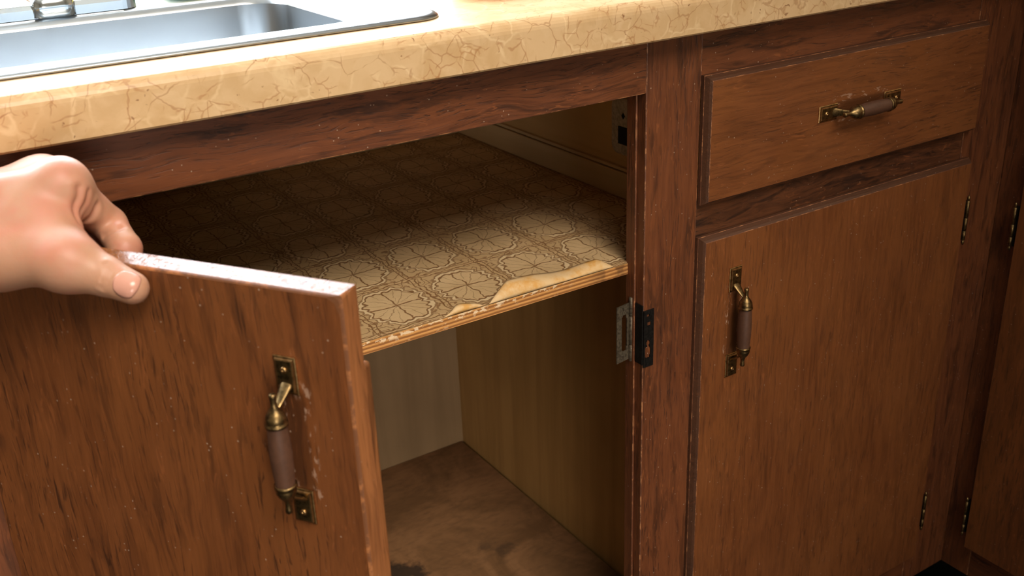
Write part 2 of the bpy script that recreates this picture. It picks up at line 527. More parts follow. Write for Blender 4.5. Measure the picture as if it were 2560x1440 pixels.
def add_box(bm, x0, x1, y0, y1, z0, z1, bevel=0.0, mat=0, bevel_mat=None, seg=2):
    vs = [bm.verts.new((x, y, z)) for z in (z0, z1) for y in (y0, y1) for x in (x0, x1)]
    fs = [bm.faces.new([vs[i] for i in f]) for f in ((0, 2, 3, 1), (4, 5, 7, 6), (0, 1, 5, 4), (2, 6, 7, 3), (0, 4, 6, 2), (1, 3, 7, 5))]
    for f in fs:
        f.material_index = mat
    if bevel:
        es = list({e for f in fs for e in f.edges})
        bmesh.ops.bevel(bm, geom=es, offset=bevel, segments=seg, affect='EDGES', profile=0.5,
                        material=-1 if bevel_mat is None else bevel_mat)


def box(name, x0, x1, y0, y1, z0, z1, mats, parent=None, bevel=0.0, bevel_mat=None, seg=2, **props):
    bm = bmesh.new()
    add_box(bm, x0, x1, y0, y1, z0, z1, bevel, 0, bevel_mat, seg)
    return mesh_obj(name, bm, mats, parent, **props)


def loft(bm, rings, close_first=True, close_last=True, mats=None):
    """rings: lists of equally many points, joined in order; mats gives a slot per band (+ last cap)"""
    vr = [[bm.verts.new(p) for p in r] for r in rings]
    n = len(vr[0])
    for i in range(len(vr) - 1):
        for j in range(n):
            f = bm.faces.new((vr[i][j], vr[i][(j + 1) % n], vr[i + 1][(j + 1) % n], vr[i + 1][j]))
            if mats:
                f.material_index = mats[i]
    if close_first:
        bm.faces.new(vr[0][::-1])
    if close_last:
        f = bm.faces.new(vr[-1])
        if mats:
            f.material_index = mats[len(vr) - 1]
    return vr


def rect(x0, x1, z0, z1, y, i=0.0):
    return [(x0 + i, y, z0 + i), (x1 - i, y, z0 + i), (x1 - i, y, z1 - i), (x0 + i, y, z1 - i)]


def add_lathe(bm, prof, n=20, axis='Z', origin=(0, 0, 0), mat=0):
    """prof: (radius, t) along axis"""
    ox, oy, oz = origin
    rings = []
    for r, t in prof:
        ring = []
        for k in range(n):
            a = 2 * math.pi * k / n
            c, s = r * math.cos(a), r * math.sin(a)
            p = {'Z': (c, s, t), 'Y': (c, t, s), 'X': (t, c, s)}[axis]
            ring.append((p[0] + ox, p[1] + oy, p[2] + oz))
        rings.append(ring)
    before = len(bm.faces)
    loft(bm, rings)
    bm.faces.ensure_lookup_table()
    for f in bm.faces[before:]:
        f.material_index = mat


def rrect(x0, x1, y0, y1, r, z, seg=6):
    pts = []
    for cx, cy, a0 in ((x1 - r, y1 - r, 0), (x0 + r, y1 - r, 90), (x0 + r, y0 + r, 180), (x1 - r, y0 + r, 270)):
        for k in range(seg + 1):
            a = R(a0 + 90 * k / seg)
            pts.append((cx + r * math.cos(a), cy + r * math.sin(a), z))
    return pts


# ------------------------------------------------------------------ the room
RX0, RX1, RY0, RY1, RZ = -2.6, 1.16, -3.0, 0.64, 2.45
box('floor', RX0, RX1, RY0, RY1, -0.05, 0.0, 'floor', kind='structure')
box('ceiling', RX0, RX1, RY0, RY1, RZ, RZ + 0.05, 'ceiling', kind='structure')
box('wall_left', RX0 - 0.1, RX0, RY0, RY1, 0, RZ, 'wall', kind='structure')
box('wall_right', RX1, RX1 + 0.1, RY0, RY1, 0, RZ, 'wall', kind='structure')
box('wall_front', RX0, RX1, RY0 - 0.1, RY0, 0, RZ, 'wall', kind='structure')
WX0, WX1, WZ0, WZ1 = -1.32, 0.20, 0.955, 1.96
bm = bmesh.new()
add_box(bm, RX0, WX0, RY1, RY1 + 0.1, 0, RZ)
add_box(bm, WX1, RX1, RY1, RY1 + 0.1, 0, RZ)
add_box(bm, WX0, WX1, RY1, RY1 + 0.1, 0, WZ0)
add_box(bm, WX0, WX1, RY1, RY1 + 0.1, WZ1, RZ)
mesh_obj('wall_back', bm, 'wall', kind='structure')
win = empty('window_1', (0, 0, 0), kind='structure')
bm = bmesh.new()
for a in ((WX0, WX0 + 0.04, WZ0, WZ1), (WX1 - 0.04, WX1, WZ0, WZ1)):
    add_box(bm, a[0], a[1], RY1 + 0.005, RY1 + 0.055, a[2], a[3], 0.004)
for a in ((WX0 + 0.04, WX1 - 0.04, WZ0, WZ0 + 0.04), (WX0 + 0.04, WX1 - 0.04, WZ1 - 0.04, WZ1)):
    add_box(bm, a[0], a[1], RY1 + 0.005, RY1 + 0.055, a[2], a[3], 0.004)
mesh_obj('window_frame', bm, 'white_paint', win)
box('mullion', -0.58, -0.54, RY1 + 0.008, RY1 + 0.05, WZ0 + 0.04, WZ1 - 0.04, 'white_paint', win, 0.004)
box('pane', WX0 + 0.04, -0.58, RY1 + 0.025, RY1 + 0.029, WZ0 + 0.04, WZ1 - 0.04, 'glass', win)
box('pane', -0.54, WX1 - 0.04, RY1 + 0.025, RY1 + 0.029, WZ0 + 0.04, WZ1 - 0.04, 'glass', win)

# ------------------------------------------------------------------ countertop with a cut-out for the sink
CF, CB0, CB1 = -0.0264, 0.876, 0.909
bm = bmesh.new()
HX0, HX1, HY0, HY1 = -0.66, -0.19, 0.034, 0.345      # cut-out
prof = [(HY0, CB0), (CF + 0.0015, CB0), (CF, CB0 + 0.0015)]
for k in range(7):
    a = R(90 * k / 6)
    prof.append((CF + 0.009 - 0.009 * math.cos(a), CB1 - 0.009 + 0.009 * math.sin(a)))
prof.append((HY0, CB1))
loft(bm, [[(x, y, z) for y, z in prof] for x in (-1.7, 1.15)])
add_box(bm, -1.7, HX0, HY0, 0.62, CB0, CB1)
add_box(bm, HX1, 1.15, HY0, 0.62, CB0, CB1)
add_box(bm, HX0, HX1, HY1, 0.62, CB0, CB1)
add_box(bm, 0.507, 1.15, -0.80, CF, CB0, CB1)
add_box(bm, -1.7, 1.15, 0.62, 0.638, CB0, 0.945, 0.004)
mesh_obj('countertop', bm, 'laminate', label='cream marbled laminate countertop with brown veins and rounded front edge', category='countertop')

# ------------------------------------------------------------------ sink
sink = empty('kitchen_sink', (-0.42, 0.15, CB1), label='stainless steel drop-in sink set into the cream countertop', category='sink')


def add_rings(rings, name, parent, mat, close_last=False, off=(0, 0, 0)):
    bm = bmesh.new()
    loft(bm, [[(p[0] - off[0], p[1] - off[1], p[2] - off[2]) for p in r] for r in rings], close_first=False, close_last=close_last)
    o = mesh_obj(name, bm, mat, parent, smooth=True)
    return o


SO = tuple(sink.location)
ox0, ox1, oy0, oy1 = -0.69, -0.1725, 0.0185, 0.375
ix0, ix1, iy0, iy1 = -0.615, -0.228, 0.054, 0.236


def orr(i, z):
    return rrect(ox0 + i, ox1 - i, oy0 + i, oy1 - i, 0.026 - i * 0.5, z, 8)


def irr(i, z):
    return rrect(ix0 + i, ix1 - i, iy0 + i, iy1 - i, 0.034 - i * 0.5, z, 8)


rim = add_rings([orr(0.012, CB1 - 0.012), orr(0.012, CB1 + 0.0005), orr(0, CB1 + 0.0005), orr(0.0006, CB1 + 0.0020), orr(0.0022, CB1 + 0.0033), orr(0.005, CB1 + 0.0038), orr(0.0085, CB1 + 0.0034),
                 orr(0.0125, CB1 + 0.0027), irr(-0.014, CB1 + 0.0025), irr(-0.006, CB1 + 0.0023), irr(-0.002, CB1 + 0.0005), irr(0, CB1 - 0.004)],
                'rim', sink, 'steel', off=SO)
basin = add_rings([irr(0, CB1 - 0.004), irr(0.001, CB1 - 0.02), irr(0.003, CB1 - 0.058), irr(0.006, CB1 - 0.068), irr(0.014, CB1 - 0.075), irr(0.03, CB1 - 0.078)],
                  'basin', sink, 'steel', close_last=True, off=SO)
bm = bmesh.new()
add_lathe(bm, [(0.040, -0.0785), (0.040, -0.0755), (0.034, -0.0748), (0.030, -0.077), (0.012, -0.0775)], 28)
dr_o = mesh_obj('drain', bm, 'chrome', sink, smooth=True)
dr_o.location = (0, 0, 0.0018)

# ------------------------------------------------------------------ faucet on the sink deck
DECK = CB1 + 0.0028
fau = empty('faucet', (-0.412, 0.27, DECK), label='chrome kitchen faucet with long base plate on the sink deck', category='faucet')
bm = bmesh.new()
loft(bm, [rrect(-0.092, 0.072, -0.026, 0.026, 0.014, 0.0, 6), rrect(-0.092, 0.072, -0.026, 0.026, 0.014, 0.007, 6),
          rrect(-0.089, 0.069, -0.023, 0.023, 0.012, 0.0105, 6), rrect(-0.083, 0.063, -0.017, 0.017, 0.010, 0.0125, 6)])
mesh_obj('base_plate', bm, 'chrome', fau, smooth=False)
bm = bmesh.new()
loft(bm, [rrect(-0.012, 0.022, -0.032, 0.026, 0.010, 0.0005, 6), rrect(-0.012, 0.022, -0.032, 0.026, 0.010, 0.011, 6),
          rrect(-0.010, 0.020, -0.030, 0.024, 0.010, 0.016, 6), rrect(-0.004, 0.014, -0.022, 0.018, 0.008, 0.022, 6), rrect(-0.003, 0.013, -0.016, 0.012, 0.0075, 0.05, 6)])
mesh_obj('body', bm, 'chrome', fau, smooth=True)
bm = bmesh.new()
add_lathe(bm, [(0.017, 0.012), (0.019, 0.016), (0.017, 0.030), (0.012, 0.036)], 20, 'Z', (-0.068, 0, 0))
mesh_obj('handle_knob', bm, 'chrome', fau, smooth=True)
bm = bmesh.new()
rr = []
for k in range(15):
    a = R(180 * k / 14)
    cy, cz = 0.0 - 0.06 * (1 - math.cos(a)), 0.16 + 0.06 * math.sin(a)
    ny, nz = -math.cos(a), math.sin(a)
    rr.append([(0.005 + 0.009 * math.cos(b), cy + 0.009 * math.sin(b) * ny, cz + 0.009 * math.sin(b) * nz) for b in [2 * math.pi * q / 12 for q in range(12)]])
rr.insert(0, [(0.005 + 0.0095 * math.cos(b), 0.0 - 0.0095 * math.sin(b), 0.045) for b in [2 * math.pi * q / 12 for q in range(12)]])
loft(bm, rr)
mesh_obj('spout', bm, 'chrome', fau, smooth=True)

# sponge on the deck, right of the faucet
sp_o = empty('sponge', (-0.262, 0.292, DECK), label='yellow and green scrub sponge on the sink deck', category='sponge')
bm = bmesh.new()
loft(bm, [rrect(-0.045, 0.04, -0.027, 0.027, 0.018, z, 6) for z in (0.0, 0.006)])
mesh_obj('scouring_pad', bm, 'scour', sp_o)
bm = bmesh.new()
loft(bm, [rrect(-0.045 + i, 0.04 - i, -0.027 + i, 0.027 - i, 0.018, z, 6) for i, z in ((0, 0.006), (-0.0015, 0.012), (0, 0.024), (0.003, 0.027))])
mesh_obj('foam', bm, 'sponge', sp_o, smooth=False)

# clay dish on the counter
bm = bmesh.new()
add_lathe(bm, [(0.017, 0.0), (0.021, 0.003), (0.026, 0.014), (0.0275, 0.018), (0.0262, 0.0185), (0.0245, 0.014), (0.019, 0.005), (0.008, 0.004)], 32)
dish = mesh_obj('clay_dish', bm, 'clay', smooth=True, label='small orange clay dish on the counter right of the sink', category='dish')
dish.location = (-0.096, 0.104, CB1)

# ------------------------------------------------------------------ handles and hinges


def build_handle(parent, loc, rot=(0, 0, 0), s=1.0):
    """bail pull: two stepped plates, posts, turned grip between brass ferrules; local Z along the pull, -Y outwards"""
    mt = Matrix.Translation(loc) @ Matrix.Rotation(rot[1], 4, 'Y') @ Matrix.Scale(s, 4)

    def part(name, bm, mats, smooth=False, label=None):
        bm.transform(mt)
        o = mesh_obj(name, bm, mats, parent, smooth)
        if label:
            o['label'] = label
        return o
    for sg in (1, -1):
        zc = sg * 0.046
        bm = bmesh.new()
        h = 0.0125
        loft(bm, [rect(-0.0078, 0.0078, zc - h, zc + h, 0.0), rect(-0.0078, 0.0078, zc - h, zc + h, -0.0010), rect(-0.0078, 0.0078, zc - h, zc + h, -0.0014, 0.0006),
                  rect(-0.0078, 0.0078, zc - h, zc + h, -0.0014, 0.0014), rect(-0.0078, 0.0078, zc - h, zc + h, -0.0024, 0.0018), rect(-0.0078, 0.0078, zc - h, zc + h, -0.0026, 0.0026)],
             mats=[1, 1, 0, 1, 1, 0])
        part('handle_plate', bm, ['brass', 'brass_edge'])
        bm = bmesh.new()
        add_lathe(bm, [(0.0022, -0.0024), (0.0021, -0.0032), (0.0013, -0.0037), (0.0006, -0.0037), (0.0006, -0.0030)], 14, 'Y', (0, 0, zc + sg * 0.004))
        part('handle_screw', bm, 'brass_edge', True)
        # post: flared foot on the plate sweeping out and inwards to the neck of the ferrule
        bm = bmesh.new()
        pth = [(-0.0022, 0.0400, 0.0052, 0.0040), (-0.0050, 0.0385, 0.0040, 0.0030), (-0.0095, 0.0345, 0.0031, 0.0022), (-0.0140, 0.0312, 0.0025, 0.0020), (-0.0165, 0.0298, 0.0022, 0.0022)]
        rr = []
        for (y, z, wx, wz) in pth:
            rr.append([(wx * math.cos(a), y + wz * 0.6 * math.sin(a), sg * (z + wz * math.sin(a))) for a in [2 * math.pi * q / 12 for q in range(12)]])
        loft(bm, rr)
        part('handle_post', bm, 'brass', True)
        bm = bmesh.new()
        add_lathe(bm, [(0.0008, sg * 0.0415), (0.0020, sg * 0.0412), (0.0024, sg * 0.0400), (0.0022, sg * 0.0385), (0.0019, sg * 0.0360), (0.0021, sg * 0.0335), (0.0030, sg * 0.0315),
                       (0.0048, sg * 0.0292), (0.0062, sg * 0.0265), (0.0066, sg * 0.0238), (0.0062, sg * 0.0225), (0.0070, sg * 0.0220), (0.0071, sg * 0.0206), (0.0062, sg * 0.0202)], 22, 'Z', (0, -0.0160, 0))
        part('handle_ferrule', bm, 'brass', True)
    bm = bmesh.new()
    add_lathe(bm, [(0.0060, 0.0206), (0.0060, 0.0200), (0.0063, 0.0150), (0.0067, 0.0080), (0.0069, 0.0), (0.0067, -0.0080), (0.0063, -0.0150), (0.0060, -0.0200), (0.0060, -0.0206)], 24, 'Z', (0, -0.0160, 0))
    part('handle_grip', bm, 'grip', True, label='dark turned wooden grip')


def build_hinge(parent, loc, side=1):
    """butt hinge seen edge-on: dark leaf against the door lip (on local -x for side 1), barrel of knuckles with finial tips"""
    mt = Matrix.Translation(loc)
    bm = bmesh.new()
    add_box(bm, *sorted((-0.0034 * side, -0.0010 * side)), -0.0050, 0.0010, -0.024, 0.024, 0.0003)
    add_box(bm, *sorted((-0.0008 * side, 0.0012 * side)), -0.0050, 0.0034, -0.0235, 0.0235, 0.0003)
    bm.transform(mt)
    mesh_obj('hinge_leaf', bm, 'hinge_black', parent)
    bm = bmesh.new()
    for z0, z1 in ((-0.0235, -0.0125), (-0.0120, 0.0030), (0.0035, 0.0235)):
        add_lathe(bm, [(0.0016, z0), (0.0022, z0 + 0.0004), (0.0022, z1 - 0.0004), (0.0016, z1)], 12, 'Z', (0, -0.0062, 0))
    for sg in (1, -1):
        add_lathe(bm, [(0.0011, sg * 0.0235), (0.0018, sg * 0.0255), (0.0017, sg * 0.0275), (0.0006, sg * 0.0295)], 12, 'Z', (0, -0.0062, 0))
    bm.transform(mt)
    mesh_obj('hinge_barrel', bm, 'brass', parent, True)


def lipped_front(name, parent, x0, x1, z0, z1, mats, t=0.0105, back=0.0):
    """overlay slab with a moulded lip all round: slots face, lip, worn arris"""
    bm = bmesh.new()
    r = [rect(x0, x1, z0, z1, back), rect(x0, x1, z0, z1, back - 0.0036), rect(x0, x1, z0, z1, back - 0.0042, 0.0004), rect(x0, x1, z0, z1, back - 0.0082, 0.0024), rect(x0, x1, z0, z1, back - t + 0.0004, 0.0040), rect(x0, x1, z0, z1, back - t, 0.0044)]
    loft(bm, r, mats=[1, 2, 1, 1, 2, 0])
    return mesh_obj(name, bm, mats, parent)


# ------------------------------------------------------------------ sink base cabinet (left), door open
cab = empty('sink_base_cabinet', (0, 0, 0), label='dark brown wooden sink cabinet with one door open and papered shelf', category='cabinet')
FT = 0.021
ZO = 0.828
box('top_rail', -0.54, 0.0, 0.0, FT, ZO, CB0, ['frame_x', 'worn'], cab, 0.0009, 1)
box('stile', 0.0, 0.0612, 0.0, FT, 0.10, CB0, ['frame_z', 'worn'], cab, 0.0009, 1, label='broad centre stile')
box('stile', -0.62, -0.54, 0.0, FT, 0.10, CB0, ['frame_z', 'worn'], cab, 0.0006, 1)
box('bottom_rail', -0.54, 0.0, 0.0, FT, 0.10, 0.20, ['frame_x', 'worn'], cab, 0.0006, 1)
box('edge_bead', -0.0022, -0.0002, 0.0105, FT + 0.002, 0.20, ZO, ['frame_z', 'worn'], cab, 0.0006, 1)
YB = 0.4946
box('side_panel', 0.0734, 0.086, FT, YB, 0.10, 0.6575, 'ply_z', cab)
box('side_panel', 0.1125, 0.1185, FT, YB + 0.02, 0.6686, CB0 - 0.002, 'ply_upper', cab)
box('side_panel', -0.62, -0.605, FT, YB, 0.10, CB0 - 0.002, 'ply_z', cab)
box('back_panel', -0.605, 0.1185, YB, YB + 0.008, 0.10, 0.6575, 'ply_back', cab)
box('back_panel', -0.605, 0.1185, YB + 0.02, YB + 0.028, 0.6575, CB0 - 0.002, 'ply_x', cab)
bm = bmesh.new()
add_box(bm, -0.605, 0.0702, FT, YB - 0.0012, 0.205, 0.213)
mesh_obj('bottom_panel', bm, 'hardboard', cab)
box('floor_gap_shade', 0.060, 0.0734, FT, YB, 0.185, 0.2045, 'dark_hole', cab)  # dark strip under the floor gap, its colour stands in for shade
box('toe_kick', -0.62, 0.0612, 0.07, 0.085, 0.0, 0.10, 'kick', cab)
bm = bmesh.new()
add_box(bm, 0.1065, 0.1125, FT + 0.001, YB + 0.02, 0.6686, 0.697, 0.0012)
add_box(bm, 0.1085, 0.1125, FT + 0.001, YB + 0.02, 0.698, 0.7015, 0.0006)
mesh_obj('ledger_strip', bm, 'ply_y', cab)
# shelf with patterned paper, plywood edge
bm = bmesh.new()
add_box(bm, -0.605, 0.1125, 0.0202, YB + 0.02, 0.6575, 0.6682)
bm.faces.ensure_lookup_table()
for f in bm.faces:
    if f.calc_center_median().y < 0.021:
        f.material_index = 1
shelf = mesh_obj('shelf', bm, ['ply_x', 'shelf_edge'], cab)
bm = bmesh.new()
NX, NY = 96, 24
rnd = random.Random(3)
edge_j = [rnd.uniform(-0.0006, 0.0010) for _ in range(NX + 1)]
gv = []
for j in range(NY + 1):
    row = []
    for i in range(NX + 1):
        x = -0.604 + (0.1120 + 0.604) * i / NX
        v = (j / NY) ** 1.6
        y = 0.0206 + edge_j[i] * (1 - v) + (YB + 0.018 - 0.0206) * v
        if -0.152 < x < -0.02:
            y = max(y, 0.0225 + 0.004 * math.sin((x + 0.152) / 0.132 * math.pi)) if j == 0 else y
        z = 0.6686 + 0.0003 * math.sin(x * 47 + y * 31) * math.sin(y * 53 + 1)
        if j == 0:
            z += 0.0004
        row.append(bm.verts.new((x, y, z)))
    gv.append(row)
for j in range(NY):
    for i in range(NX):
        bm.faces.new((gv[j][i], gv[j][i + 1], gv[j + 1][i + 1], gv[j + 1][i]))
liner = mesh_obj('shelf_liner', bm, 'liner', shelf, True, label='tan patterned shelf paper printed with brown crossed panels')
sol = liner.modifiers.new('thickness', 'SOLIDIFY')
sol.thickness = 0.0003


def flap(name, top, n=28, m=7, y0=0.0200, z0=0.6690, label=None):
    """paper torn at the shelf edge and curled up and back, pale underside outwards; top: (x, y, z) along the free edge"""
    bm = bmesh.new()
    xs = [p[0] for p in top]
    g = []
    for j in range(m + 1):
        row = []
        w = j / m
        for i in range(n + 1):
            u = i / n
            x = xs[0] + (xs[-1] - xs[0]) * u
            ty = float(np.interp(x, xs, [p[1] for p in top]))
            tz = float(np.interp(x, xs, [p[2] for p in top]))
            bulge = 0.0022 * math.sin(w * math.pi) * math.sin(u * math.pi)
            row.append(bm.verts.new((x + 0.002 * w * math.sin(u * 9), y0 + (ty - y0) * (w ** 1.5) - bulge, z0 + (tz - z0) * math.sin(w * math.pi / 2))))
        g.append(row)
    for j in range(m):
        for i in range(n):
            bm.faces.new((g[j][i], g[j][i + 1], g[j + 1][i + 1], g[j + 1][i]))
    o = mesh_obj(name, bm, 'liner_back', shelf, True, label=label)
    s = o.modifiers.new('thickness', 'SOLIDIFY')
    s.thickness = 0.0003
    return o


flap('peeled_paper', [(-0.152, 0.0202, 0.6692), (-0.143, 0.025, 0.674), (-0.130, 0.031, 0.6808), (-0.115, 0.033, 0.6795), (-0.096, 0.035, 0.6775), (-0.076, 0.034, 0.6745), (-0.064, 0.033, 0.6738), (-0.048, 0.032, 0.6755), (-0.033, 0.030, 0.6768), (-0.029, 0.028, 0.6750), (-0.0195, 0.0203, 0.6692)], label='long torn strip of shelf paper curling up')
flap('peeled_paper', [(-0.196, 0.0202, 0.6692), (-0.184, 0.024, 0.6745), (-0.176, 0.025, 0.6755), (-0.166, 0.023, 0.6728), (-0.158, 0.0202, 0.6692)], 14, 5, label='small torn tab of shelf paper curling up')

# metal catch plate high on the inner side wall
bm = bmesh.new()
PX = 0.1122


def yz_ring(y0, y1, z0, z1, r, x):
    return [(x, p[0], p[1]) for p in rrect(y0, y1, z0, z1, r, 0)]


loft(bm, [yz_ring(0.115, 0.1865, 0.716, 0.776, 0.010, PX), yz_ring(0.115, 0.1865, 0.716, 0.776, 0.010, PX - 0.0030), yz_ring(0.117, 0.1845, 0.718, 0.774, 0.009, PX - 0.0042), yz_ring(0.121, 0.180, 0.722, 0.770, 0.007, PX - 0.0036)])
plate = mesh_obj('catch_plate', bm, 'bracket', cab, label='grey metal catch plate on the inner wall')
bm = bmesh.new()
add_box(bm, PX - 0.0050, PX - 0.0034, 0.130, 0.174, 0.7275, 0.7465, 0.0008)
mesh_obj('catch_slot', bm, 'dark_hole', plate)
bm = bmesh.new()
loft(bm, [[(PX - 0.0032, 0.1665 + 0.0028 * c, 0.758 + 0.0034 * s) for c, s in ((1, 0), (0, 1), (-1, 0), (0, -1))], [(PX - 0.0040, 0.1665 + 0.0028 * c, 0.758 + 0.0034 * s) for c, s in ((1, 0), (0, 1), (-1, 0), (0, -1))]])
mesh_obj('screw_hole', bm, 'dark_hole', plate)

# hinge left behind on the centre stile where the second door was taken off


def plate_with_holes(bm, mt, w, h, t, holes, n=40):
    """flat plate w x h in local XZ with round-cornered through holes: built as a grid with cells dropped"""
    nx, nz = 14, n
    keep = {}
    for i in range(nx):
        for k in range(nz):
            cx, cz = (i + 0.5) / nx * w, (k + 0.5) / nz * h
            ok = True
            for (hx, hz, rx, rz) in holes:
                if ((cx - hx) / rx) ** 4 + ((cz - hz) / rz) ** 4 < 1:
                    ok = False
            keep[i, k] = ok
    vs = {}

    def v(i, k, s):
        if (i, k, s) not in vs:
            vs[i, k, s] = bm.verts.new(mt @ Vector((i / nx * w, -t * s, k / nz * h)))
        return vs[i, k, s]
    for (i, k), ok in keep.items():
        if not ok:
            continue
        bm.faces.new((v(i, k, 1), v(i + 1, k, 1), v(i + 1, k + 1, 1), v(i, k + 1, 1)))
        bm.faces.new((v(i, k, 0), v(i, k + 1, 0), v(i + 1, k + 1, 0), v(i + 1, k, 0)))
        for (di, dk, e) in ((-1, 0, ((i, k), (i, k + 1))), (1, 0, ((i + 1, k + 1), (i + 1, k))), (0, -1, ((i + 1, k), (i, k))), (0, 1, ((i, k + 1), (i + 1, k + 1)))):
            if not keep.get((i + di, k + dk), False):
                a, b = e
                bm.faces.new((v(*a, 0), v(*b, 0), v(*b, 1), v(*a, 1)))


bm = bmesh.new()
plate_with_holes(bm, Matrix.Translation((-0.0195, 0.0150, 0.572)) @ Matrix.Rotation(R(8), 4, 'Z'), 0.0175, 0.058, 0.0011, [(0.0098, 0.0290, 0.0036, 0.0195), (0.0082, 0.0535, 0.0011, 0.0011), (0.0082, 0.0040, 0.0011, 0.0011)])
loose = mesh_obj('hinge_leaf', bm, 'hinge_steel', cab, label='bare slotted hinge leaf hanging into the opening')
bm = bmesh.new()
for z0, z1 in ((0.570, 0.587), (0.5875, 0.617), (0.6175, 0.636)):
    add_lathe(bm, [(0.0016, z0), (0.0021, z0 + 0.0005), (0.0021, z1 - 0.0005), (0.0016, z1)], 12, 'Z', (-0.0020, 0.0150, 0))
mesh_obj('hinge_barrel', bm, 'hinge_steel', cab, True)
bm = bmesh.new()
plate_with_holes(bm, Matrix.Translation((0.0002, -0.0001, 0.568)), 0.0118, 0.0585, 0.0010, [(0.0048, 0.0530, 0.0018, 0.0016), (0.0064, 0.0445, 0.0021, 0.0026), (0.0056, 0.0245, 0.0020, 0.0028), (0.0048, 0.0155, 0.0034, 0.0062)], 44)
mesh_obj('hinge_leaf', bm, 'hinge_black', cab, label='black hinge leaf screwed to the centre stile')
box('hinge_wrap', -0.0014, -0.0002, -0.0006, 0.0100, 0.571, 0.632, 'hinge_black', cab, 0.0003)

# open door
DW = 0.284
door = bmesh.new()
DZ0, DZ1 = 0.145, 0.838


def rect_cut(x0, x1, z0, z1, y, i, cut):
    """rectangle whose top outer corner is worn away by `cut`"""
    return [(x0 + i, y, z0 + i), (x1 - i, y, z0 + i), (x1 - i, y, z1 - i - cut * 1.3), (x1 - i - cut * 0.35, y, z1 - i - cut * 0.35), (x1 - i - cut, y, z1 - i), (x0 + i, y, z1 - i)]


r = [rect_cut(0, DW, DZ0, DZ1, y, i, c) for y, i, c in ((0.0, 0.0, 0.0004), (-0.0006, 0.0002, 0.0005), (-0.0090, 0.0025, 0.0016), (-0.0098, 0.0032, 0.0040), (-0.0102, 0.0042, 0.0070))]
vr = loft(door, r, mats=[1, 1, 2, 2, 0])
open_door = mesh_obj('door', door, ['door_open', 'edge_wood', 'worn_soft'], cab, label='brown wooden door swung open with a brass pull')
open_door.location = (-0.5376, -0.0040, 0.0)
open_door.rotation_euler = (0, 0, R(-56.26))
bm = bmesh.new()
add_box(bm, 0.012, DW - 0.0022, 0.0, 0.0100, DZ0 + 0.012, 0.792, 0.0024, 0, None, 3)
mesh_obj('door_backing', bm, ['edge_wood'], open_door)
build_handle(open_door, (DW - 0.0400, -0.0102, 0.7475), (0, R(0), 0), 0.86)

# ------------------------------------------------------------------ drawer base cabinet (right)
cab2 = empty('drawer_base_cabinet', (0, 0, 0), label='dark brown wooden cabinet with closed drawer above closed door', category='cabinet')
XC = 0.5327
box('top_rail', 0.0612, 0.449, 0.0006, FT, 0.824, CB0, ['frame_x', 'worn'], cab2, 0.0006, 1)
box('middle_rail', 0.0612, 0.449, 0.0010, FT, 0.676, 0.726, ['mid_rail', 'worn'], cab2, 0.0006, 1)
box('bottom_rail', 0.0612, 0.449, 0.0006, FT, 0.10, 0.158, ['frame_x', 'worn'], cab2, 0.0006, 1)
box('stile', 0.449, XC, 0.0, FT, 0.10, CB0, ['frame_z', 'worn'], cab2, 0.0006, 1)
box('toe_kick', 0.0612, XC + 0.05, 0.07, 0.085, 0.0, 0.10, 'kick', cab2)
box('carcass', 0.123, XC + 0.55, FT, 0.60, 0.10, CB0 - 0.001, 'ply_z', cab2)
drawer = lipped_front('drawer', cab2, 0.0614, 0.4570, 0.7160, 0.8345, ['door_x', 'lip', 'worn'])
build_handle(drawer, (0.2600, -0.0105, 0.7775), (0, R(90), 0), 1.0)
door2 = lipped_front('door', cab2, 0.0607, 0.4593, 0.1450, 0.6846, ['door_z', 'lip', 'worn'])
build_handle(door2, (0.1035, -0.0105, 0.5895), (0, 0, 0), 1.0)
build_hinge(cab2, (0.4608, -0.0035, 0.612), 1)
build_hinge(cab2, (0.4608, -0.0035, 0.2165), 1)

# ------------------------------------------------------------------ corner return cabinet, facing left
cab3 = empty('corner_cabinet', (XC, 0, 0), label='dark brown cabinet run meeting the corner at right edge', category='cabinet')
cab3.rotation_euler = (0, 0, R(-90))          # local x runs towards the camera side, local -y faces the room


box('stile', 0.0, 0.040, -0.0002, FT, 0.10, CB0, ['frame_z', 'worn'], cab3, 0.0006, 1)
box('stile', 0.42, 0.47, 0.0, FT, 0.10, CB0, ['frame_z', 'worn'], cab3, 0.0006, 1)
box('top_rail', 0.040, 0.42, 0.0006, FT, 0.824, CB0, ['frame_x', 'worn'], cab3, 0.0006, 1)
box('middle_rail', 0.040, 0.42, 0.0006, FT, 0.676, 0.726, ['frame_x', 'worn'], cab3, 0.0006, 1)
box('bottom_rail', 0.040, 0.42, 0.0006, FT, 0.10, 0.158, ['frame_x', 'worn'], cab3, 0.0006, 1)
box('carcass', 0.02, 0.78, FT, 0.60, 0.10, CB0 - 0.001, 'ply_z', cab3)
box('toe_kick', -0.07, 0.78, 0.07, 0.085, 0.0, 0.10, 'kick', cab3)
lipped_front('drawer', cab3, 0.031, 0.43, 0.716, 0.8345, ['door_x', 'lip', 'worn'])
lipped_front('door', cab3, 0.031, 0.43, 0.145, 0.6846, ['door_side', 'lip', 'worn'])
build_hinge(cab3, (0.0290, -0.0035, 0.5955), -1)
build_hinge(cab3, (0.0290, -0.0035, 0.193), -1)

